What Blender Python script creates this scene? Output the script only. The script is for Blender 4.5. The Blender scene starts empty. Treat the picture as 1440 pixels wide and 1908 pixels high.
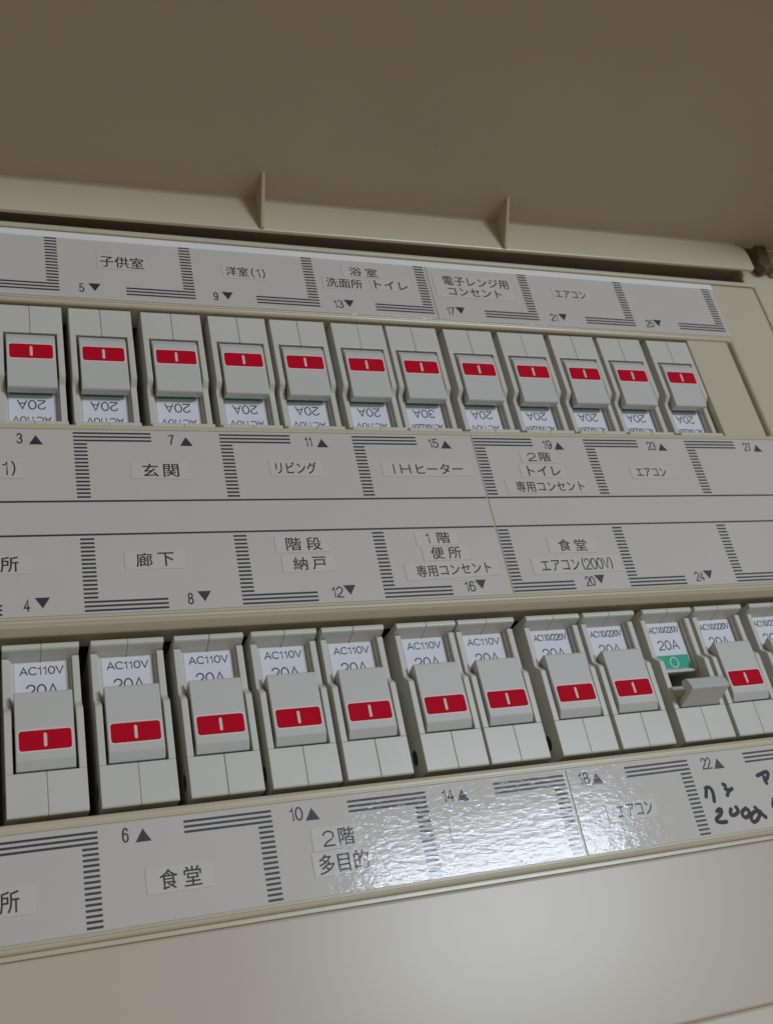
# -*- coding: utf-8 -*-
import bpy, bmesh, math, random
from mathutils import Vector, Matrix
random.seed(7)
S = 0.001                                   # everything below is written in millimetres
scene = bpy.context.scene
COL = scene.collection

# ------------------------------------------------------------------ camera
cam_d = bpy.data.cameras.new('camera'); cam = bpy.data.objects.new('camera', cam_d); COL.objects.link(cam)
RX = Vector((0.92954149, -0.31399710, -0.19328332))
RY = Vector((-0.01311366, 0.49571928, -0.86838380))
RZ = Vector((0.36848427, 0.80973342, 0.45667399))
M = Matrix.Identity(4)
for i in range(3):
    M[i][0] = RX[i]; M[i][1] = -RY[i]; M[i][2] = -RZ[i]
M.translation = Vector((-32.813, -307.954, -205.905)) * S
cam.matrix_world = M
cam_d.sensor_fit = 'HORIZONTAL'; cam_d.sensor_width = 36.0; cam_d.lens = 48.92
cam_d.clip_start = 0.01; cam_d.clip_end = 100
cam_d.dof.use_dof = True; cam_d.dof.focus_distance = 0.345; cam_d.dof.aperture_fstop = 38
scene.camera = cam

# ------------------------------------------------------------------ room light
w = bpy.data.worlds.new('World'); scene.world = w; w.use_nodes = True
bg = w.node_tree.nodes['Background']
bg.inputs[0].default_value = (1.0, 0.90, 0.76, 1); bg.inputs[1].default_value = 0.172
def area(name, p, target, sx, sy, energy, col):
    d = bpy.data.lights.new(name, 'AREA'); d.shape = 'RECTANGLE'; d.size = sx; d.size_y = sy
    d.energy = energy; d.color = col
    o = bpy.data.objects.new(name, d); COL.objects.link(o); o.location = p
    o.rotation_euler = (Vector(target) - Vector(p)).to_track_quat('-Z', 'Y').to_euler()
    return o
# ceiling lamp across the room, a little above the board's height
LD = Vector((0.435, -0.897, 0.090)).normalized()
area('room_lamp', Vector((0.12, 0, -0.165)) + LD * 3.0, (0.12, 0, -0.1), 0.76, 0.44, 38.0, (0.76, 0.865, 1.0))

scene.render.engine = 'CYCLES'
scene.view_settings.view_transform = 'Standard'; scene.view_settings.look = 'None'
scene.view_settings.exposure = 0.0; scene.view_settings.gamma = 1.0
scene.cycles.use_denoising = True
scene.cycles.max_bounces = 8

# ------------------------------------------------------------------ materials
def mat(name, col, rough=0.45, var=0.04, vscale=60, bump=0.0, bscale=1500, spec=0.5, coat=0.0, metal=0.0,
        coat_rough=0.1, coat_bump=0.0, speck=0.0, rvar=0.12):
    m = bpy.data.materials.new(name); m.use_nodes = True
    nt = m.node_tree; N = nt.nodes; L = nt.links
    b = N['Principled BSDF']
    geo = N.new('ShaderNodeNewGeometry')
    nz = N.new('ShaderNodeTexNoise'); nz.inputs['Scale'].default_value = vscale; nz.inputs['Detail'].default_value = 5
    L.new(geo.outputs['Position'], nz.inputs['Vector'])
    mx = N.new('ShaderNodeMix'); mx.data_type = 'RGBA'
    mx.inputs['A'].default_value = tuple(c * (1 - var) for c in col) + (1,)
    mx.inputs['B'].default_value = tuple(min(1, c * (1 + var)) for c in col) + (1,)
    L.new(nz.outputs['Fac'], mx.inputs['Factor'])
    out = mx.outputs['Result']
    if speck:                                  # small specks of dirt
        vo = N.new('ShaderNodeTexNoise'); vo.inputs['Scale'].default_value = 420; vo.inputs['Detail'].default_value = 3
        L.new(geo.outputs['Position'], vo.inputs['Vector'])
        rp = N.new('ShaderNodeValToRGB'); rp.color_ramp.elements[0].position = 0.735; rp.color_ramp.elements[1].position = 0.79
        L.new(vo.outputs['Fac'], rp.inputs['Fac'])
        m2 = N.new('ShaderNodeMix'); m2.data_type = 'RGBA'; m2.inputs['B'].default_value = (0.16, 0.13, 0.09, 1)
        ml = N.new('ShaderNodeMath'); ml.operation = 'MULTIPLY'; ml.inputs[1].default_value = speck
        L.new(rp.outputs['Color'], ml.inputs[0]); L.new(ml.outputs[0], m2.inputs['Factor']); L.new(out, m2.inputs['A'])
        out = m2.outputs['Result']
    L.new(out, b.inputs['Base Color'])
    rr = N.new('ShaderNodeMapRange'); rr.inputs['To Min'].default_value = rough * (1 - rvar); rr.inputs['To Max'].default_value = min(1, rough * (1 + rvar))
    n3 = N.new('ShaderNodeTexNoise'); n3.inputs['Scale'].default_value = 140; n3.inputs['Detail'].default_value = 6
    L.new(geo.outputs['Position'], n3.inputs['Vector']); L.new(n3.outputs['Fac'], rr.inputs['Value']); L.new(rr.outputs[0], b.inputs['Roughness'])
    b.inputs['Specular IOR Level'].default_value = spec; b.inputs['Metallic'].default_value = metal
    if bump:
        n2 = N.new('ShaderNodeTexNoise'); n2.inputs['Scale'].default_value = bscale; n2.inputs['Detail'].default_value = 3
        L.new(geo.outputs['Position'], n2.inputs['Vector'])
        bp = N.new('ShaderNodeBump'); bp.inputs['Strength'].default_value = 1.0; bp.inputs['Distance'].default_value = bump * S
        L.new(n2.outputs['Fac'], bp.inputs['Height']); L.new(bp.outputs['Normal'], b.inputs['Normal'])
    if coat:
        b.inputs['Coat Weight'].default_value = coat; b.inputs['Coat Roughness'].default_value = coat_rough
        if coat_bump:
            mp = N.new('ShaderNodeMapping'); mp.inputs['Scale'].default_value = (330, 330, 640)
            L.new(geo.outputs['Position'], mp.inputs['Vector'])
            n4 = N.new('ShaderNodeTexNoise'); n4.inputs['Scale'].default_value = 1.0; n4.inputs['Detail'].default_value = 4; n4.inputs['Roughness'].default_value = 0.55
            L.new(mp.outputs[0], n4.inputs['Vector'])
            b4 = N.new('ShaderNodeBump'); b4.inputs['Strength'].default_value = 1.0; b4.inputs['Distance'].default_value = coat_bump * S
            L.new(n4.outputs['Fac'], b4.inputs['Height']); L.new(b4.outputs['Normal'], b.inputs['Coat Normal'])
    return m
FILM = dict(coat=0.5, coat_rough=0.05, coat_bump=0.058)
MT = dict(
    cream=mat('cream_plastic', (0.64, 0.575, 0.42), 0.30, 0.035, 25, 0.010, 900, speck=0.10),
    lower=mat('lower_cover_plastic', (0.635, 0.56, 0.435), 0.28, 0.015, 20, 0.0, 2600, spec=0.27, speck=0.06, rvar=0.02),
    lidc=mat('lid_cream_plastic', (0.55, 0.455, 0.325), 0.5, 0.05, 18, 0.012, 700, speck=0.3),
    edge=mat('light_band_white', (0.90, 0.87, 0.82), 0.35, 0.02),  # near-white colour that paints the light along the top label edge
    white=mat('breaker_white_plastic', (0.68, 0.66, 0.58), 0.34, 0.04, 70, 0.008, 1600, speck=0.12),
    lever=mat('lever_plastic', (0.635, 0.628, 0.58), 0.38, 0.03, 80, 0.008, 1600, speck=0.18),
    plate=mat('plate_plastic', (0.58, 0.60, 0.60), 0.4, 0.03),
    rating=mat('rating_paper', (0.82, 0.82, 0.88), 0.5, 0.02),
    strip=mat('laminated_card', (0.645, 0.60, 0.545), 0.5, 0.03, 35, **FILM),
    stick=mat('sticker_tape', (0.675, 0.63, 0.57), 0.45, 0.02, 50, **FILM),
    ink=mat('printed_ink', (0.026, 0.029, 0.036), 0.5, 0.1, 300, **FILM),
    ink2=mat('rating_ink', (0.03, 0.03, 0.042), 0.5, 0.15, 900),
    black=mat('sticker_ink', (0.012, 0.011, 0.012), 0.5, 0.1, 300, **FILM),
    marker=mat('felt_pen_ink', (0.006, 0.006, 0.007), 0.55, 0.2, 300),
    red=mat('red_marker', (0.62, 0.003, 0.02), 0.7, 0.06, 400, spec=0.1),
    halo=mat('marker_edge', (0.84, 0.72, 0.70), 0.45, 0.03),
    onm=mat('white_mark', (0.78, 0.66, 0.66), 0.5, 0.02),
    green=mat('green_marker', (0.004, 0.42, 0.26), 0.5, 0.06, 300),
    offm=mat('off_mark', (0.62, 0.80, 0.74), 0.5, 0.02),
    dark=mat('dark_interior', (0.05, 0.047, 0.042), 0.7, 0.2),
    brown=mat('hinge_brown', (0.13, 0.095, 0.055), 0.45, 0.12, 200, 0.02, 500),
    steel=mat('screw_steel', (0.6, 0.6, 0.6), 0.3, 0.05, metal=1.0),
)

# ------------------------------------------------------------------ helpers
def tag(o, label, cat, group=None):
    o['label'] = label; o['category'] = cat
    if group: o['group'] = group
    return o
def empty(name, loc=(0, 0, 0), roty=0.0):
    o = bpy.data.objects.new(name, None); COL.objects.link(o); o.empty_display_size = 0.01
    o.location = Vector(loc) * S; o.rotation_euler = (0, roty, 0)
    return o
def link(name, me, parent=None, m=None):
    if m is not None:
        me.materials.clear(); me.materials.append(MT[m])
    o = bpy.data.objects.new(name, me); COL.objects.link(o)
    if parent is not None:
        o.parent = parent
    return o
def bevel(o, width, seg=2, ang=32):
    md = o.modifiers.new('bevel', 'BEVEL'); md.width = width * S; md.segments = seg
    md.limit_method = 'ANGLE'; md.angle_limit = math.radians(ang); md.harden_normals = False
    return o
def smooth(me, ang=35):
    for p in me.polygons: p.use_smooth = True
    me.set_sharp_from_angle(angle=math.radians(ang))
def to_mesh(bm, name):
    bmesh.ops.recalc_face_normals(bm, faces=bm.faces[:])
    me = bpy.data.meshes.new(name); bm.to_mesh(me); bm.free(); return me
def add_box(bm, x0, x1, y0, y1, z0, z1):
    v = [bm.verts.new((x * S, y * S, z * S)) for x in (x0, x1) for y in (y0, y1) for z in (z0, z1)]
    for f in ((0, 1, 3, 2), (4, 6, 7, 5), (0, 4, 5, 1), (2, 3, 7, 6), (0, 2, 6, 4), (1, 5, 7, 3)):
        bm.faces.new([v[i] for i in f])
def box_mesh(name, *a):
    bm = bmesh.new(); add_box(bm, *a); return to_mesh(bm, name)
def add_prism(bm, x0, x1, prof):             # profile of (y, z) points swept along x
    a = [bm.verts.new((x0 * S, y * S, z * S)) for y, z in prof]
    b = [bm.verts.new((x1 * S, y * S, z * S)) for y, z in prof]
    n = len(prof)
    for i in range(n):
        bm.faces.new((a[i], a[(i + 1) % n], b[(i + 1) % n], b[i]))
    bm.faces.new(a); bm.faces.new(b[::-1])
def add_plate(bm, pts, y0, y1):               # outline of (x, z) points with thickness in y
    a = [bm.verts.new((x * S, y0 * S, z * S)) for x, z in pts]
    b = [bm.verts.new((x * S, y1 * S, z * S)) for x, z in pts]
    n = len(pts)
    for i in range(n):
        bm.faces.new((a[i], a[(i + 1) % n], b[(i + 1) % n], b[i]))
    bm.faces.new(a); bm.faces.new(b[::-1])
def rrect(w, h, r, cx=0, cz=0, n=5):
    out = []
    for sx, sz, a0 in ((1, 1, 0), (-1, 1, 90), (-1, -1, 180), (1, -1, 270)):
        for i in range(n + 1):
            a = math.radians(a0 + 90 * i / n)
            out.append((cx + sx * (w / 2 - r) + r * math.cos(a), cz + sz * (h / 2 - r) + r * math.sin(a)))
    return out
def plate_mesh(name, pts, y0, y1):
    bm = bmesh.new(); add_plate(bm, pts, y0, y1); return to_mesh(bm, name)
def grid_plate(name, xs, zs, holes, y0, y1):  # plate with rectangular openings; holes = set of (i, j) cells
    bm = bmesh.new(); V = {}
    def v(i, j, y):
        k = (i, j, y)
        if k not in V: V[k] = bm.verts.new((xs[i] * S, y * S, zs[j] * S))
        return V[k]
    cells = {(i, j) for i in range(len(xs) - 1) for j in range(len(zs) - 1)} - holes
    for i, j in cells:
        bm.faces.new((v(i, j, y0), v(i + 1, j, y0), v(i + 1, j + 1, y0), v(i, j + 1, y0)))
        bm.faces.new((v(i, j, y1), v(i, j + 1, y1), v(i + 1, j + 1, y1), v(i + 1, j, y1)))
        for di, dj, a, b in ((-1, 0, (i, j), (i, j + 1)), (1, 0, (i + 1, j), (i + 1, j + 1)), (0, -1, (i, j), (i + 1, j)), (0, 1, (i, j + 1), (i + 1, j + 1))):
            if (i + di, j + dj) not in cells:
                bm.faces.new((v(*a, y0), v(*b, y0), v(*b, y1), v(*a, y1)))
    return to_mesh(bm, name)

_glyph = {}
def glyphs(s):                                 # outline of a string, normalised to a unit box centred on 0
    if s not in _glyph:
        cu = bpy.data.curves.new('t', 'FONT'); cu.body = s; cu.resolution_u = 3; cu.size = 1
        ob = bpy.data.objects.new('t', cu); COL.objects.link(ob)
        dg = bpy.context.evaluated_depsgraph_get()
        me = bpy.data.meshes.new_from_object(ob.evaluated_get(dg))
        vs = [v.co.copy() for v in me.vertices]; fs = [tuple(p.vertices) for p in me.polygons]
        x0 = min(v.x for v in vs); x1 = max(v.x for v in vs); y0 = min(v.y for v in vs); y1 = max(v.y for v in vs)
        _glyph[s] = ([((v.x - (x0 + x1) / 2) / (x1 - x0), (v.y - (y0 + y1) / 2) / (y1 - y0)) for v in vs], fs)
        bpy.data.objects.remove(ob); bpy.data.curves.remove(cu); bpy.data.meshes.remove(me)
    return _glyph[s]
def text_mesh(s, w, h, cx=0, cz=0, y=0, name='text'):
    vs, fs = glyphs(s)
    me = bpy.data.meshes.new(name)
    me.from_pydata([((cx + u * w) * S, y * S, (cz + v * h) * S) for u, v in vs], [], fs)
    return me

def arc(cx, cy, rx, ry, a0, a1, n=14):
    return [(cx + rx * math.cos(math.radians(a0 + (a1 - a0) * i / n)), cy + ry * math.sin(math.radians(a0 + (a1 - a0) * i / n))) for i in range(n + 1)]
SIX = [arc(.28, .31, .27, .31, 0, 360, 20), [(.51, .83), (.46, .94), (.36, .995), (.27, 1), (.16, .96), (.07, .83), (.02, .6), (.01, .31)]]
MONO = {'0': (.56, [arc(.28, .5, .28, .5, 0, 360, 24)]), '1': (.34, [[(.03, .76), (.15, .80), (.22, .88), (.25, 1), (.25, 0)]]),
 '2': (.56, [arc(.27, .71, .27, .29, 172, -30) + [(.40, .44), (.14, .24), (.02, .08), (0, 0), (.56, 0)]]),
 '3': (.54, [arc(.26, .755, .24, .245, 165, -85) , arc(.26, .26, .27, .26, 95, -165)]),
 '4': (.58, [[(.58, .28), (0, .28), (.42, 1), (.42, 0)]]), '5': (.55, [[(.5, 1), (.1, 1), (.04, .52)] + arc(.26, .32, .28, .32, 135, -160)]),
 '6': (.56, SIX), '9': (.56, [[(.56 - x, 1 - y) for x, y in s] for s in SIX]), '7': (.55, [[(0, 1), (.55, 1), (.36, .62), (.25, .34), (.19, 0)]]),
 '8': (.56, [arc(.28, .76, .23, .24, 0, 360, 20), arc(.28, .265, .28, .265, 0, 360, 20)]),
 'A': (.68, [[(0, 0), (.34, 1), (.68, 0)], [(.12, .33), (.56, .33)]]), 'C': (.68, [arc(.38, .5, .38, .5, 42, 318, 22)]),
 'V': (.66, [[(0, 1), (.33, 0), (.66, 1)]]), '/': (.32, [[(0, 0), (.32, 1.02)]]), 'I': (.06, [[(.03, 0), (.03, 1)]]),
 'H': (.6, [[(0, 0), (0, 1)], [(.6, 0), (.6, 1)], [(0, .5), (.6, .5)]]),
 '(': (.2, [arc(.45, .5, .43, .72, 132, 228, 10)]), ')': (.2, [arc(-.25, .5, .43, .72, 48, -48, 10)])}
def mono_polys(s, gap=.15):                   # polylines of a string and its width, cap height 1
    x = 0; out = []
    for ch in s:
        wd, st = MONO[ch]
        for q in st: out.append([(x + a, b) for a, b in q])
        x += wd + gap
    return out, x - gap
def ribbons(polys, sw, y, verts, faces):      # even-width flat strokes with mitred corners
    for pl in polys:
        closed = len(pl) > 3 and abs(pl[0][0] - pl[-1][0]) < 1e-6 and abs(pl[0][1] - pl[-1][1]) < 1e-6
        P = [Vector(q) for q in (pl[:-1] if closed else pl)]; n = len(P); base = len(verts)
        for i in range(n):
            a = P[i - 1] if (i or closed) else P[i]; b = P[(i + 1) % n] if (i < n - 1 or closed) else P[i]
            d0 = (P[i] - a); d1 = (b - P[i])
            if d0.length < 1e-9: d0 = d1
            if d1.length < 1e-9: d1 = d0
            d0 = d0.normalized(); d1 = d1.normalized()
            t_ = d0 + d1; t_ = t_.normalized() if t_.length > 0.2 else d0
            nr = Vector((-t_.y, t_.x)); k = min(1.9, 1 / max(0.3, nr.dot(Vector((-d0.y, d0.x)))))
            q = P[i]
            if not closed and i == 0: q = q - d1 * sw * 0.3
            if not closed and i == n - 1: q = q + d0 * sw * 0.3
            for s_ in (1, -1):
                e = q + nr * (s_ * k * sw / 2); verts.append((e.x * S, y * S, e.y * S))
        for i in range(n if closed else n - 1):
            j = (i + 1) % n
            faces.append((base + 2 * i, base + 2 * i + 1, base + 2 * j + 1, base + 2 * j))
        y -= 0.0015
    return y
def run_mesh(runs, sw, y, name):
    # runs = (string, x0, x1, z0, z1): monoline for Latin and digits, font outlines for kana and kanji
    verts, faces = [], []
    for s, x0, x1, z0, z1 in runs:
        if all(c in MONO for c in s):
            po, wd = mono_polys(s)
            k = (x1 - x0 - sw) / max(wd, .08) if wd > .1 else 1
            y2 = ribbons([[(x0 + sw / 2 + a * k, z0 + sw / 2 + b * (z1 - z0 - sw)) for a, b in q] for q in po], sw, y, verts, faces)
        else:
            vs, fs = glyphs(s); base = len(verts)
            for k, (dx, dz) in enumerate(((-.05, -.035), (.05, -.035), (-.05, .035), (.05, .035))):   # heavier strokes
                base = len(verts)
                verts += [((dx + (x0 + x1) / 2 + u * (x1 - x0 - .1)) * S, (y - .0015 * k) * S, (dz + (z0 + z1) / 2 + v * (z1 - z0 - .07)) * S) for u, v in vs]
                faces += [tuple(base + i for i in f) for f in fs]
    me = bpy.data.meshes.new(name); me.from_pydata(verts, [], faces); return me

# ------------------------------------------------------------------ the board itself
board = empty('distribution_board', (120, 20, -236))
tag(board, 'cream plastic household breaker board with its lid swung open above the switches', 'breaker board')
def bpart(name, me, m, parent=None):
    o = link(name, me, None, m); p = parent or board
    o.parent = p; o.matrix_parent_inverse = Matrix.Identity(4)
    if p is board: o.location = -board.location
    return o
bpart('groove_backing', box_mesh('groove_backing', -99, 327, 1.5, 9, -165.5, -162.0), 'cream')
bpart('groove_backing', box_mesh('groove_backing', -99, 340, 1.6, 9, -215, -211.5), 'cream')
cov = bpart('inner_cover', grid_plate('inner_cover', [-100, -62, 299.3, 328], [-162.7, -128.9, -69.8, 4.3, 57.3, 92.2], {(1, 1), (1, 3)}, 0, 13.5), 'cream')
bevel(cov, 1.3, 3)
bm = bmesh.new(); add_prism(bm, -61.8, 299.2, [(0.35, -68.9), (0.9, -70.1), (3.9, -72.0), (13.3, -72.3), (13.3, -69.0)])
o = bpart('rail_edge', to_mesh(bm, 'rail_edge'), 'cream'); bevel(o, 0.4, 2, 20)
# raised lips along the label channels
for z0, z1 in ((1.7, 2.5), (-68.3, -67.6), (-131.9, -131.1), (-161.3, -160.6), (58.5, 59.3)):
    o = bpart('label_lip', box_mesh('label_lip', -98, 300.8 if z0 > 50 else 326, -0.42, 0.3, z0, z1), 'cream'); bevel(o, 0.25, 2)
o = bpart('painted_light_band', box_mesh('painted_light_band', -98, 301.5, -0.55, 0.3, 88.1, 91.3), 'edge'); bevel(o, 0.35, 3)  # added strip, its white colour stands in for light on the label's top edge
o = bpart('trim_strip', box_mesh('trim_strip', -100, 328, 0.4, 10, -164.2, -162.95), 'cream'); bevel(o, 0.2, 2)
low = bpart('lower_cover', box_mesh('lower_cover', -100, 328, 0.2, 10, -212.95, -164.4), 'lower'); bevel(low, 0.8, 3)
fr = bpart('outer_frame', grid_plate('outer_frame', [-120, -100.6, 324, 328.7, 384], [-236, -213.1, 92.8, 95.4, 104.5, 126],
      {(1, 1), (2, 1), (1, 3)}, 0.1, 14), 'cream'); bevel(fr, 0.9, 3)
bm = bmesh.new()
add_box(bm, -118, 382, 62, 64, -234, 124); add_box(bm, -118, -116, 14, 62, -234, 124); add_box(bm, 380, 382, 14, 62, -234, 124)
add_box(bm, -116, 380, 14, 62, -234, -232); add_box(bm, -116, 380, 14, 62, 122, 124)
bpart('back_box', to_mesh(bm, 'back_box'), 'dark')
fl = bpart('blank_filler', box_mesh('blank_filler', 275.3, 298.2, 1.6, 30, 3.0, 58.6), 'cream'); bevel(fl, 0.5, 2)
for zr in (30.0, -102.0):                      # mounting rail that the breakers clip on to, deep inside
    bpart('mounting_rail', box_mesh('mounting_rail', -110, 370, 42.0, 61.8, zr - 17, zr + 17), 'dark')

# lid, swung up: inside face seen from below, its hinge flange towards us
LIDX = 150.0
de = math.radians(4.0); LL = 265.0; YF = -6.0; ZB = 96.6; ZC = 112.6
ex = (YF - LL * math.cos(de), ZC + LL * math.sin(de))
bm = bmesh.new()
add_prism(bm, -130 - LIDX, 372 - LIDX, [(YF + 1.9, ZC), (ex[0], ex[1]), (ex[0] + 0.2, ex[1] + 2.6), (YF + 1.9, ZC + 2.6)])
add_prism(bm, 369.5 - LIDX, 372 - LIDX, [(YF + 1.9, ZC), (YF + 1.9, ZC - 16), (ex[0], ex[1] - 16), (ex[0], ex[1])])
add_prism(bm, -130 - LIDX, -127.5 - LIDX, [(YF + 1.9, ZC), (YF + 1.9, ZC - 16), (ex[0], ex[1] - 16), (ex[0], ex[1])])
add_prism(bm, -127.5 - LIDX, 369.5 - LIDX, [(ex[0], ex[1]), (ex[0], ex[1] - 16), (ex[0] + 2.4, ex[1] - 16), (ex[0] + 2.4, ex[1])])
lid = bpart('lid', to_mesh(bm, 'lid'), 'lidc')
LM = Matrix.Translation(Vector((LIDX, 0, 0)) * S) @ Matrix.Rotation(math.radians(-0.55), 4, 'Y')
lid.matrix_basis = Matrix.Translation(-board.location) @ LM
# flange with a rounded right end and a soft root
bm = bmesh.new()
x0, x1, r = -128 - LIDX, 328.5 - LIDX, 7.0
pts = [(x0, ZB), (x1 - 1.2, ZB), (x1, ZB + 1.2)]
pts += [(x1 - r + r * math.cos(math.radians(a)), ZC - r + r * math.sin(math.radians(a))) for a in range(0, 91, 15)] + [(x0, ZC)]
add_plate(bm, pts, YF, YF + 1.9)
fo = link('hinge_flange', to_mesh(bm, 'hinge_flange'), lid, 'cream'); bevel(fo, 0.45, 2)
bm = bmesh.new()
n = 6; R = 1.0
arc = [(YF, ZC - R)] + [(YF - R + R * math.sin(math.radians(a)), ZC - R + R * math.cos(math.radians(a))) for a in [90 - 90 * i / n for i in range(n + 1)]]
prof = [(YF + 0.3, ZC + 0.4), (YF + 0.3, ZC - R)] + arc + [(YF - R, ZC + 0.4)]
add_prism(bm, x0, x1 - r, prof)
me = to_mesh(bm, 'root_fillet'); smooth(me, 40)
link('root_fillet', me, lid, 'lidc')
for rx in (79.0, 189.6):
    bm = bmesh.new()
    x = rx - LIDX
    add_prism(bm, x - 0.75, x + 0.75, [(YF + 0.2, ZB + 0.3), (YF - 1.2, ZB + 0.3), (YF - 14.5, ZC + 1.2), (YF + 0.2, ZC + 0.4)])
    o = link('rib', to_mesh(bm, 'rib'), lid, 'lidc'); bevel(o, 0.25, 2)
# hinge arm at the right end
bm = bmesh.new()
add_plate(bm, [(331.6, 103.5), (334.5, 99.0), (339.0, 100.5), (340.5, 110), (342, 121), (336, 122), (333.8, 114), (333.2, 108)], -6.5, -1.0)
add_box(bm, 334, 340, -1.2, 4.0, 101, 121)
hg = bpart('hinge', to_mesh(bm, 'hinge'), 'brown'); bevel(hg, 1.0, 3)
bm = bmesh.new(); bmesh.ops.create_uvsphere(bm, u_segments=16, v_segments=8, radius=1.5 * S, matrix=Matrix.Translation(Vector((340.0, -6.6, 117.0)) * S))
me = to_mesh(bm, 'screw_head'); smooth(me, 60)
so = link('screw_head', me, hg, 'steel')
ho = bpart('hinge_pad', plate_mesh('hinge_pad', rrect(9, 15, 2.5, 346.2, 106.5), -4.5, 3.0), 'lidc'); bevel(ho, 0.8, 2)

# ------------------------------------------------------------------ laminated label strips
def bars_mesh(rects, y):
    bm = bmesh.new()
    for x0, x1, zc in rects:
        v = [bm.verts.new((x * S, y * S, z * S)) for x, z in ((x0, zc - .35), (x1, zc - .35), (x1, zc + .35), (x0, zc + .35))]
        bm.faces.new(v)
    return to_mesh(bm, 'printed_bars')
def strip(x0, x1, z0, z1, label):
    root = empty('label_strip', (x0, 0, z0)); tag(root, label, 'label strip', 'laminated circuit label strips')
    o = link('card', box_mesh('card', 0, x1 - x0, -0.3, 0.02, 0, z1 - z0), root, 'strip'); bevel(o, 0.1, 2)
    return root, (x0, z0)
def on(root, org, name, me, m):               # put a print mesh written in board coordinates on a strip
    o = link(name, me, root, m); o.location = Vector((-org[0], 0, -org[1])) * S; return o
YP = -0.325
seam = 149.7
strips = {}
strips['T0'] = strip(-97, 149.4, 59.6, 88.8, "laminated strip above the upper switches with the children's room and bathroom stickers")
strips['T1'] = strip(150.1, 300.6, 59.6, 88.8, 'laminated strip above the upper switches with the microwave outlet sticker')
strips['M0'] = strip(-97, 149.2, -67.2, 1.4, 'tall laminated strip between the switch rows carrying the entrance and corridor stickers')
strips['M1'] = strip(149.75, 325, -67.2, 1.4, 'tall laminated strip between the switch rows with empty cells at its end')
strips['B0'] = strip(-97, 149.6, -160.3, -132.2, 'laminated strip under the lower switches, glare at its end, dining room sticker on it')
strips['B1'] = strip(150.5, 325, -160.3, -132.2, 'laminated strip under the lower switches with black felt pen handwriting')
rects = {k: [] for k in strips}
ST = 1.482
def cell_L(key, xe, zt, side, long_at):       # 18 bars: three long, fifteen short, meeting in a corner
    grp = []; rects[key].append(grp)
    for i in range(18):
        zc = zt - ST * i - 0.3
        longbar = i < 3 if long_at == 'top' else i >= 15
        ln = 26.0 if longbar else 4.4
        grp.append((xe, xe + ln, zc) if side == 'left' else (xe - ln, xe, zc))
for k in range(-1, 6):
    cell_L('M0' if k < 3 else 'M1', 50 * k - 0.2 + (0.25 if k >= 3 else 0), 0.35, 'left', 'top')
    cell_L('M0' if k < 3 else 'M1', 50 * k - 0.2 + (0.25 if k >= 3 else 0), -40.6, 'left', 'bottom')
for k in range(-1, 7):
    cell_L('T0' if k < 4 else 'T1', 50 * k - 1.4, 88.15, 'right', 'bottom')
for k in range(-1, 7):
    cell_L('B0' if k < 4 else 'B1', 50 * k - 0.9, -133.7, 'right', 'top')
for key, (x0, x1) in (('M0', (-96.5, 149.1)), ('M1', (149.85, 324.5))):
    for z in (-26.75, -39.25): rects[key].append([(x0, x1, z)])
for key, (root, org) in strips.items():
    for grp in rects[key]:
        on(root, org, 'printed_bracket' if len(grp) > 1 else 'printed_line', bars_mesh(grp, YP), 'ink')
NW = {1: 1.95, 2: 4.2}
def number(key, s, x, z, tx, tz, up):
    root, org = strips[key]
    wd = NW[len(s)] if s not in ('1', '11', '17', '21') else {'1': 1.0, '11': 3.1, '17': 3.8, '21': 3.8}[s]
    on(root, org, 'cell_number', run_mesh([(s, x - wd / 2, x + wd / 2, z - 2.1, z + 2.1)], 0.5, YP, 'cell_number'), 'ink')
    d = 1.85 if up else -1.85
    me = bpy.data.meshes.new('arrow_mark')
    me.from_pydata([((tx + a) * S, YP * S, (tz + b) * S) for a, b in ((-2.25, -d), (2.25, -d), (0, d))], [], [(0, 1, 2)])
    on(root, org, 'arrow_mark', me, 'ink')
for k, s in enumerate(('3', '7', '11', '15', '19', '23', '27')):
    x = 50 * (k - 1) + 32.7; number('M0' if x < seam else 'M1', s, x, -2.4, x + 5.1, -2.9, True)
for k, s in enumerate(('4', '8', '12', '16', '20', '24', '28')):
    x = 50 * (k - 1) + 32.9; number('M0' if x < seam else 'M1', s, x, -63.4, x + 4.6, -62.8, False)
for k, s in enumerate(('5', '9', '13', '17', '21', '25')):
    x = 50 * k + 6.5; number('T0' if x < seam else 'T1', s, x, 64.4, x + 4.7, 65.0, False)
for k, s in enumerate(('6', '10', '14', '18', '22', '26')):
    x = 50 * k + 6.6; number('B0' if x < seam else 'B1', s, x, -135.8, x + 4.9, -136.3, True)

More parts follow.
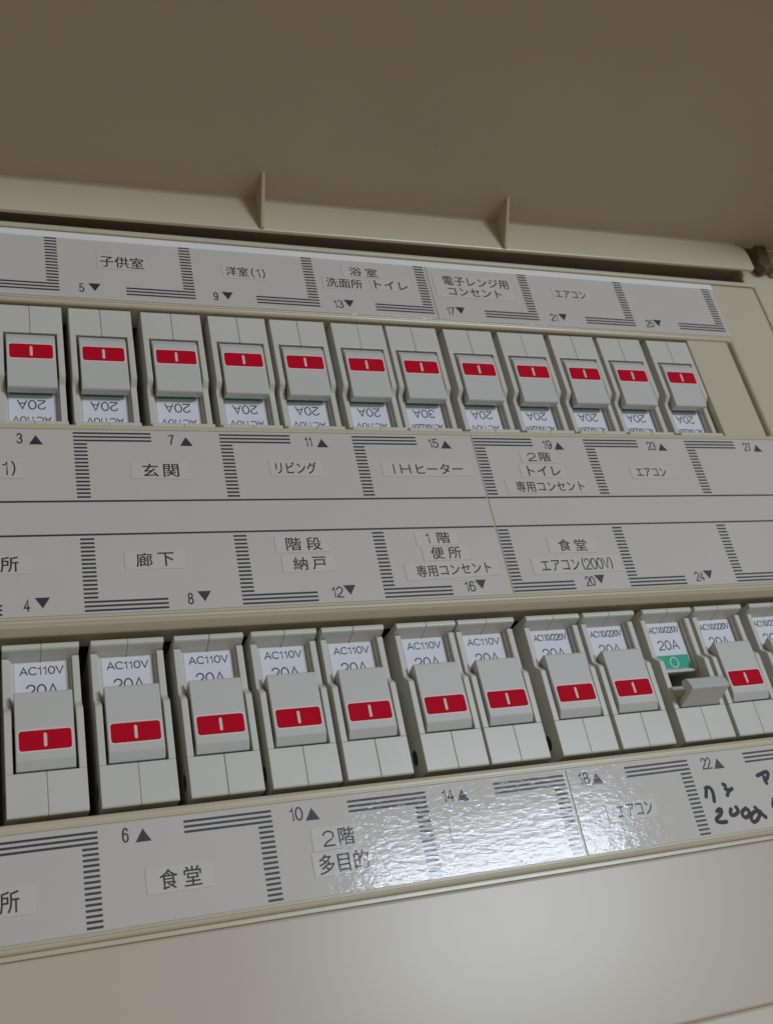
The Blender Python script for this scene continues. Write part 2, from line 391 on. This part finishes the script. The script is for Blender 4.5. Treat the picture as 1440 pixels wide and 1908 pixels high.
# felt-pen writing on the lower right strip, strokes as flat ink bands
def stroke(bm, pts, wd):
    # smooth the polyline (Catmull-Rom), then sweep a flat round-ended ribbon
    P = [Vector(p) for p in pts]; Q = []
    ext = [P[0] * 2 - P[1]] + P + [P[-1] * 2 - P[-2]]
    for i in range(1, len(ext) - 2):
        for t in (0, .25, .5, .75):
            a, b, c, d = ext[i - 1], ext[i], ext[i + 1], ext[i + 2]
            Q.append(0.5 * ((2 * b) + (c - a) * t + (2 * a - 5 * b + 4 * c - d) * t * t + (3 * b - a - 3 * c + d) * t ** 3))
    Q.append(P[-1])
    for i in range(len(Q) - 1):
        d = (Q[i + 1] - Q[i]); 
        if d.length < 1e-6: continue
        nrm = Vector((-d.y, d.x)).normalized() * wd / 2
        stroke.y -= 0.0006
        bm.faces.new([bm.verts.new((p.x * S, stroke.y * S, p.y * S)) for p in (Q[i] - nrm, Q[i + 1] - nrm, Q[i + 1] + nrm, Q[i] + nrm)])
    for q in Q:
        stroke.y -= 0.0006
        rr = wd / 2 * random.uniform(0.92, 1.08)
        bm.faces.new([bm.verts.new(((q.x + rr * math.cos(a)) * S, stroke.y * S, (q.y + rr * math.sin(a)) * S)) for a in [math.tau * i / 12 for i in range(12)]])
HW = [[[(201.96, -147.18), (202.87, -144.94), (202.91, -144.26), (204.28, -144.12), (205.11, -144.99), (205.21, -146.77), (204.63, -149.04)]], [[(210.56, -143.67), (211.3, -144.21)], [(210.9, -145.45), (211.97, -145.76), (211.89, -145.95)], [(213.62, -145.59), (211.97, -146.35), (210.84, -147.6)]], [[(204.39, -152.49), (205.6, -151.86), (206.35, -152.33), (205.28, -153.75), (203.29, -154.85), (203.25, -155.8), (204.93, -156.29), (206.8, -156.32)]], [[(210.36, -152.42), (209.58, -153.68), (209.95, -154.5), (211.7, -154.32), (213.09, -153.32), (212.69, -152.02)]], [[(216.54, -152.86), (214.72, -153.71), (214.28, -155.02), (215.33, -155.91), (217.19, -154.98), (217.3, -153.63), (216.5, -152.95)]], [[(220.48, -153.03), (220.99, -154.06), (218.73, -154.77), (217.31, -156.35), (217.9, -157.77), (219.91, -157.05), (221.34, -155.47), (220.99, -154.06)], [(221.84, -154.36), (222.65, -155.82), (223.48, -156.7)]], [[(226.2, -142.33), (228.44, -141.76), (230.38, -141.35), (231.07, -142.04), (229.93, -143.74), (229.49, -143.9)], [(228.76, -143.01), (228.75, -144.42), (229.07, -145.37)]], [[(229.46, -151.11), (228.45, -152.78), (228.26, -153.74)]]]
for grp in HW:
    bm = bmesh.new(); stroke.y = -0.33
    for pts in grp: stroke(bm, pts, 1.4)
    me = to_mesh(bm, 'handwritten_character')
    on(*strips['B1'], 'handwritten_character', me, 'marker')

# ------------------------------------------------------------------ name stickers
MIX = {**{k: [(k[0], 0, .43, 0, 1), (k[1], .57, 1, 0, 1)] for k in ('玄関', '廊下', '食堂', '階段', '納戸', '便所', '浴室', '台所')},
       '洋室(1)': [('洋室', 0, .56, .04, 1), ('(1)', .63, 1, .02, .98)], '2階': [('2', 0, .38, .02, .92), ('階', .5, 1, 0, 1)],
       '1階': [('1', .06, .24, .02, .95), ('階', .5, 1, 0, 1)], 'IHヒーター': [('I', .01, .05, .03, .97), ('H', .11, .25, .03, .97), ('ヒーター', .33, 1, 0, 1)],
       'エアコン(200V)': [('エアコン', 0, .53, .04, .94), ('(200V)', .565, 1, .03, .97)]}
def sticker(lines, cx, cz, w, h, label, rot=0.0, blank=False):
    root = empty('name_sticker', (cx, -0.3, cz)); tag(root, label, 'sticker', 'room name stickers'); root.rotation_euler = (0, math.radians(-rot), 0)
    o = link('tape', box_mesh('tape', -w / 2, w / 2, -0.16, 0.02, -h / 2, h / 2), root, 'stick'); bevel(o, 0.06, 1)
    for s, x, z, tw, th in lines:
        fr_ = MIX.get(s, [(s, 0, 1, 0, 1)])
        link('sticker_text', run_mesh([(c, x - tw / 2 + a * tw, x - tw / 2 + b * tw, z - th / 2 + d * th, z - th / 2 + e * th) for c, a, b, d, e in fr_], 0.48, -0.185, 'sticker_text'), root, 'black')
def st1(s, cx, cz, tw, th, label, pl=4.0, pr=4.0, pv=1.1, rot=0.0):
    w = tw + pl + pr
    sticker([(s, (pl - pr) / 2, 0, tw, th)], cx - (pl - pr) / 2, cz, w, th + 2 * pv, label, rot)
st1('子供室', 22.0, 78.1, 16.3, 5.6, "sticker reading 子供室 (children's room) in the cell numbered five", 1.2, 1.2, 0.8, -0.8)
st1('洋室(1)', 70.0, 77.6, 15.9, 5.0, "sticker reading 洋室(1) (western room one) in the cell numbered nine", 1.6, 1.2, 0.8)
st1('浴室', 120.6, 82.4, 12.4, 4.6, "sticker reading 浴室 (bathroom) above the number thirteen", 3.2, 3.2, 0.6)
st1('洗面所', 111.0, 75.6, 15.8, 5.0, "sticker reading 洗面所 (washroom) above the number thirteen", 1.4, 0.9, 0.6)
st1('トイレ', 131.8, 76.2, 15.0, 4.6, "sticker reading トイレ (toilet) above the number thirteen, beside the 洗面所 sticker", 1.6, 1.6, 0.8)
sticker([('電子レンジ用', 1.6, 2.9, 31.5, 5.0), ('コンセント', -0.2, -2.9, 25.6, 4.4)], 170.8, 78.3, 37.5, 12.6, "two-line sticker reading 電子レンジ用コンセント (microwave outlet) above the number seventeen")
st1('エアコン', 219.0, 78.3, 15.9, 4.4, "sticker reading エアコン (air conditioner) above the number twenty-one", 1.4, 2.5, 0.9)
st1('洋室(1)', -27.3, -14.2, 17.0, 5.6, "sticker reading only 1) before the edge, left of the 玄関 sticker", 2, 2.2, 1.0)
st1('玄関', 27.9, -14.9, 12.3, 5.2, "sticker reading 玄関 (entrance) under the number seven", 3.9, 3.0, 0.8, -0.6)
st1('リビング', 76.2, -13.8, 15.3, 5.0, "sticker reading リビング (living room) under the number eleven", 2.2, 2.0, 0.9)
st1('IHヒーター', 127.8, -14.1, 28.8, 4.6, "sticker reading IHヒーター (induction heater) under the number fifteen", 4.2, 4.4, 0.9, 0.3)
st1('2階', 177.2, -8.3, 10.4, 4.4, "sticker reading 2階 (second floor) under the number nineteen", 3.2, 3.2, 0.75)
st1('トイレ', 177.6, -14.9, 14.8, 4.6, "sticker reading トイレ (toilet) under the number nineteen", 3.2, 2.0, 0.85)
st1('専用コンセント', 178.4, -22.0, 30.5, 4.8, "sticker reading 専用コンセント (dedicated outlet) under the number nineteen", 4.2, 1.2, 0.5, 0.3)
st1('エアコン', 227.8, -15.5, 14.7, 4.2, "sticker reading エアコン (air conditioner) under the number twenty-three", 2.6, 2.4, 1.0)
st1('台所', -25.3, -49.2, 12.6, 5.4, "sticker ending in 所 above the number four", 4, 3.6, 0.8)
st1('廊下', 22.9, -49.0, 12.3, 5.0, "sticker reading 廊下 (corridor) above the number eight", 3.7, 3.5, 0.9)
st1('階段', 73.9, -44.6, 12.7, 5.1, "sticker reading 階段 (stairs) above the number twelve", 3.8, 3.0, 0.7)
st1('納戸', 74.9, -52.2, 11.8, 5.0, "sticker reading 納戸 (storeroom) above the number twelve", 4.0, 3.2, 0.7, -0.4)
st1('1階', 124.5, -43.5, 10.2, 4.6, "sticker reading 1階 (first floor) above the number sixteen", 3.4, 3.0, 0.8, 0.5)
st1('便所', 126.7, -49.7, 11.9, 4.9, "sticker reading 便所 (lavatory) above the number sixteen", 3.4, 3.0, 0.6)
st1('専用コンセント', 128.3, -56.5, 29.6, 4.7, "tilted sticker reading 専用コンセント (dedicated outlet) above the number sixteen", 4.2, 3.6, 1.0, 1.6)
st1('食堂', 180.0, -48.0, 12.4, 5.0, "sticker reading 食堂 (dining room) above the number twenty", 4.4, 3.6, 0.8, -0.5)
st1('エアコン(200V)', 179.5, -56.3, 31.0, 5.2, "sticker reading エアコン(200V) (air conditioner 200V) above the number twenty", 3.8, 3.6, 0.9, 0.4)
st1('台所', -27.8, -149.5, 11.6, 5.7, "sticker ending in 所 at the end of the lower strip, left of the 食堂 sticker", 4, 4.0, 0.9)
st1('食堂', 20.8, -149.3, 11.7, 5.5, "sticker reading 食堂 (dining room) under the number six", 3.8, 3.3, 0.9)
st1('2階', 68.5, -144.0, 10.0, 5.2, "sticker reading 2階 (second floor) under the number ten", 3.4, 2.6, 0.8)
st1('多目的', 68.9, -151.4, 15.6, 5.7, "sticker reading 多目的 (multipurpose) under the number ten", 1.8, 2.0, 0.7, 0.4)
st1('エアコン', 172.4, -148.1, 13.8, 4.4, "sticker reading エアコン (air conditioner) under the number eighteen", 4.0, 1.8, 1.0, 0.5)
sticker([], 123.0, -146.6, 36.5, 7.4, "long sticker under the number fourteen, its words lost in glare", 0.4)

# ------------------------------------------------------------------ circuit breakers
W2 = 11.15; HB = 52.1; PY = 6.5; TX = 0.3   # PY: depth of the rating plate
def half_mesh(sx, ledge):
    bm = bmesh.new()
    def pr(xa, xb, prof):
        xa, xb = sorted((sx * xa, sx * xb)); add_prism(bm, xa, xb, prof)
    pr(0.06, W2, [(0, 0.4), (0.4, 0), (40, 0), (40, 12.5), (0, 12.5)])                       # flat end
    pr(9.05, W2, [(0, 12.5), (0, 30.7), (0.5, 31.4), (2.6, 33.0), (3.1, 33.8), (3.1, 48.7), (40, 48.7), (40, 12.5)])   # side wall with its step
    pr(0.06, W2, [(40, 48.7), (40, HB), (0.5, HB), (0, HB - 0.5), (0, HB - 1.7), (0.5, HB - 2.1), (PY, 48.7)])        # rim
    pr(0.06, 9.05, [(PY, 28.6), (PY, 48.7), (PY + 4, 48.7), (PY + 4, 28.6)])                       # floor under the rating label
    pr(0.06, 9.05, [(24, 12.5), (24, 28.6), (28, 28.6), (28, 12.5)])                     # pit under the lever
    pr(8.45, 9.05, [(PY - 1.9, 29.0), (PY - 1.9, 48.7), (PY, 48.7), (PY, 29.0)])             # inner step of the recess
    if ledge: pr(0.0, 8.6, [(PY - 1.5, 27.9), (PY - 1.5, 29.0), (PY, 29.0), (PY, 27.9)])
    me = to_mesh(bm, 'body_half'); me.materials.append(MT['white']); return me
HALF = {s: half_mesh(s, True) for s in (-1, 1)}
def lever_mesh(off):
    bm = bmesh.new()
    if off:
        prof = [(0.2, 12.9), (-9.3, 16.3), (-9.7, 17.0), (-8.0, 20.5), (-7.2, 21.0), (-5.0, 21.0), (-4.4, 20.2), (-4.9, 18.0), (-6.0, 17.3), (-5.2, 16.8), (2.5, 14.6), (6.5, 14.6), (6.5, 12.9)]
    else:
        prof = [(6.5, 13.1), (0.5, 13.1), (-0.9, 15.5), (-1.05, 15.9), (-0.55, 36.0), (-0.3, 36.45), (0.2, 36.6), (3.9, 36.0), (6.5, 33.0)]
    add_prism(bm, -8.2, 8.2, prof)
    me = to_mesh(bm, 'lever'); me.materials.append(MT['lever']); return me
LEV = {False: lever_mesh(False), True: lever_mesh(True)}
def drum_mesh():
    bm = bmesh.new(); add_prism(bm, -8.6, 8.6, [(6.2 - 4.6 * math.cos(math.radians(a)), 18 + 4.6 * math.sin(math.radians(a))) for a in range(0, 360, 15)])
    me = to_mesh(bm, 'pivot_drum'); smooth(me, 40); me.materials.append(MT['lever']); return me
DRUM = drum_mesh()
def lev_front(v):                              # depth of the lever's front face at height v
    return -1.05 + (v - 15.9) * 0.5 / 20.1
MV = 21.5
def slanted(me):                               # lay a flat mark on the slightly sloping lever face
    for vv in me.vertices: vv.co.y += lev_front(vv.co.z / S) * S
    return me
HALO = slanted(plate_mesh('marker_edge', rrect(15.5, 6.9, 1.1, 0, MV), -0.03, 0.1)); HALO.materials.append(MT['halo'])
REDM = slanted(plate_mesh('red_marker', rrect(14.6, 6.0, 0.9, 0, MV), -0.08, 0.1)); REDM.materials.append(MT['red'])
ONM = slanted(plate_mesh('on_mark', rrect(0.9, 4.1, 0.42, 0, MV), -0.12, 0.1)); ONM.materials.append(MT['onm'])
LABEL = plate_mesh('rating_label', rrect(15.4, 18.7, 0.2, TX - 0.2, 38.9), PY - 0.18, PY + 0.05); LABEL.materials.append(MT['rating'])
GREEN = plate_mesh('green_patch', rrect(14.2, 5.5, 0.1, TX, 32.4), PY - 0.23, PY - 0.1); GREEN.materials.append(MT['green'])
def ring_mesh():
    bm = bmesh.new(); n = 28; cz, rx, rz, t = 32.2, 1.75, 2.0, 0.22; yy = PY - 0.26
    vo = [bm.verts.new(((rx + t) * math.cos(math.tau * i / n) * S + TX * S, yy * S, (cz + (rz + t) * math.sin(math.tau * i / n)) * S)) for i in range(n)]
    vi = [bm.verts.new(((rx - t) * math.cos(math.tau * i / n) * S + TX * S, yy * S, (cz + (rz - t) * math.sin(math.tau * i / n)) * S)) for i in range(n)]
    for i in range(n): bm.faces.new((vo[i], vo[(i + 1) % n], vi[(i + 1) % n], vi[i]))
    me = to_mesh(bm, 'off_mark'); me.materials.append(MT['offm']); return me
RING = ring_mesh()
TXT = {}
def rating_text(s, w, h, z):
    k = (s, z)
    if k not in TXT:
        TXT[k] = run_mesh([(s, TX - w / 2, TX + w / 2, z - h / 2, z + h / 2)], 0.36 if z > 43 else 0.44, PY - 0.21, 'rating_text'); TXT[k].materials.append(MT['ink2'])
    return TXT[k]
def rivet_mesh():
    bm = bmesh.new(); n = 18
    for rr, x in ((2.3, -W2 - 0.12), (1.6, -W2 - 0.2)):
        a = [bm.verts.new((x * S, (7.5 + rr * 0.8 * math.cos(math.tau * i / n)) * S, (6.8 + rr * 1.15 * math.sin(math.tau * i / n)) * S)) for i in range(n)]
        b = [bm.verts.new(((-W2 + 0.3) * S, (7.5 + rr * 0.8 * math.cos(math.tau * i / n)) * S, (6.8 + rr * 1.15 * math.sin(math.tau * i / n)) * S)) for i in range(n)]
        bm.faces.new(a)
        for i in range(n): bm.faces.new((a[i], a[(i + 1) % n], b[(i + 1) % n], b[i]))
    me = to_mesh(bm, 'rivet_hole'); me.materials.append(MT['dark']); return me
RIV = rivet_mesh()
def breaker(x, upper, label, amp='20A', volt='AC110V', off=False, dy=0.0):
    # local z runs from the flat end (0) to the rim (HB); the upper row hangs upside down
    root = empty('circuit_breaker', (x + 0.25, 1.5 + dy, 56.3 if upper else -127.2), math.pi if upper else 0.0)
    root.rotation_euler.y += math.radians(random.uniform(-0.12, 0.12))
    tag(root, label, 'circuit breaker', 'upper row of breakers' if upper else 'lower row of breakers')
    for s in (-1, 1):
        o = link('body_half', HALF[s], root); bevel(o, 0.22, 2, 40)
        if s == 1: o.location = (random.uniform(-0.07, 0.03) * S, random.uniform(0.0, 0.06) * S, 0)
    lv = link('lever', LEV[off], root); bevel(lv, 0.22, 2, 30)
    if off:
        link('pivot_drum', DRUM, root)
    else:
        link('marker_edge', HALO, lv); link('red_marker', REDM, lv); link('on_mark', ONM, lv)
    rl = link('rating_label', LABEL, root)
    link('green_patch', GREEN, rl); link('off_mark', RING, rl)
    link('rating_text', rating_text(volt, 12.9 if len(volt) < 8 else 13.8, 2.7, 45.6), rl)
    link('rating_text', rating_text(amp, 9.4, 4.0, 39.3), rl)
    link('rivet_hole', RIV, root)
    return root
AC2 = 'AC110/220V'
NUM = {3: 'three', 4: 'four', 5: 'five', 6: 'six', 7: 'seven', 8: 'eight', 9: 'nine', 10: 'ten', 11: 'eleven', 12: 'twelve', 13: 'thirteen', 14: 'fourteen', 15: 'fifteen', 16: 'sixteen', 17: 'seventeen', 18: 'eighteen', 19: 'nineteen', 20: 'twenty', 21: 'twenty-one', 22: 'twenty-two', 23: 'twenty-three', 24: 'twenty-four', 25: 'twenty-five', 27: 'twenty-seven'}
top = [(-12.5, 3), (12.2, 5), (38.1, 7), (63.4, 9), (87.6, 11), (112.8, 13), (136.4, 15), (162.2, 17), (187.5, 19), (212.6, 21), (237.0, 23), (263.0, 25)]
for x, nmb in top:
    v = AC2 if nmb in (15, 19, 21, 23, 25) else 'AC110V'
    a = '30A' if nmb == 15 else '20A'
    lab = 'white breaker rated 30A, upside down with red marker, pointed at by number fifteen' if nmb == 15 else \
          'white 20A breaker hung upside down, red marker showing, pointed at by number %s' % NUM[nmb]
    breaker(x, True, lab, a, v)
bot = [(-13.7, 4), (11.9, 6), (37.5, 8), (62.3, 10), (86.3, 12), (113.2, 14), (136.4, 16), (163.5, 18), (187.4, 20), (213.5, 22), (237.5, 24), (263.8, 26)]
for x, nmb in bot:
    v = AC2 if nmb >= 18 else 'AC110V'
    if nmb == 22: lab = 'breaker switched off, lever sticking out under a green patch with a circle'
    elif nmb == 26: lab = 'upright white breaker standing right of the one pointed at by number twenty-four'
    else: lab = 'upright white 20A breaker with lever on, pointed at by number %s' % NUM[nmb]
    breaker(x, False, lab, '20A', v, off=(nmb == 22))
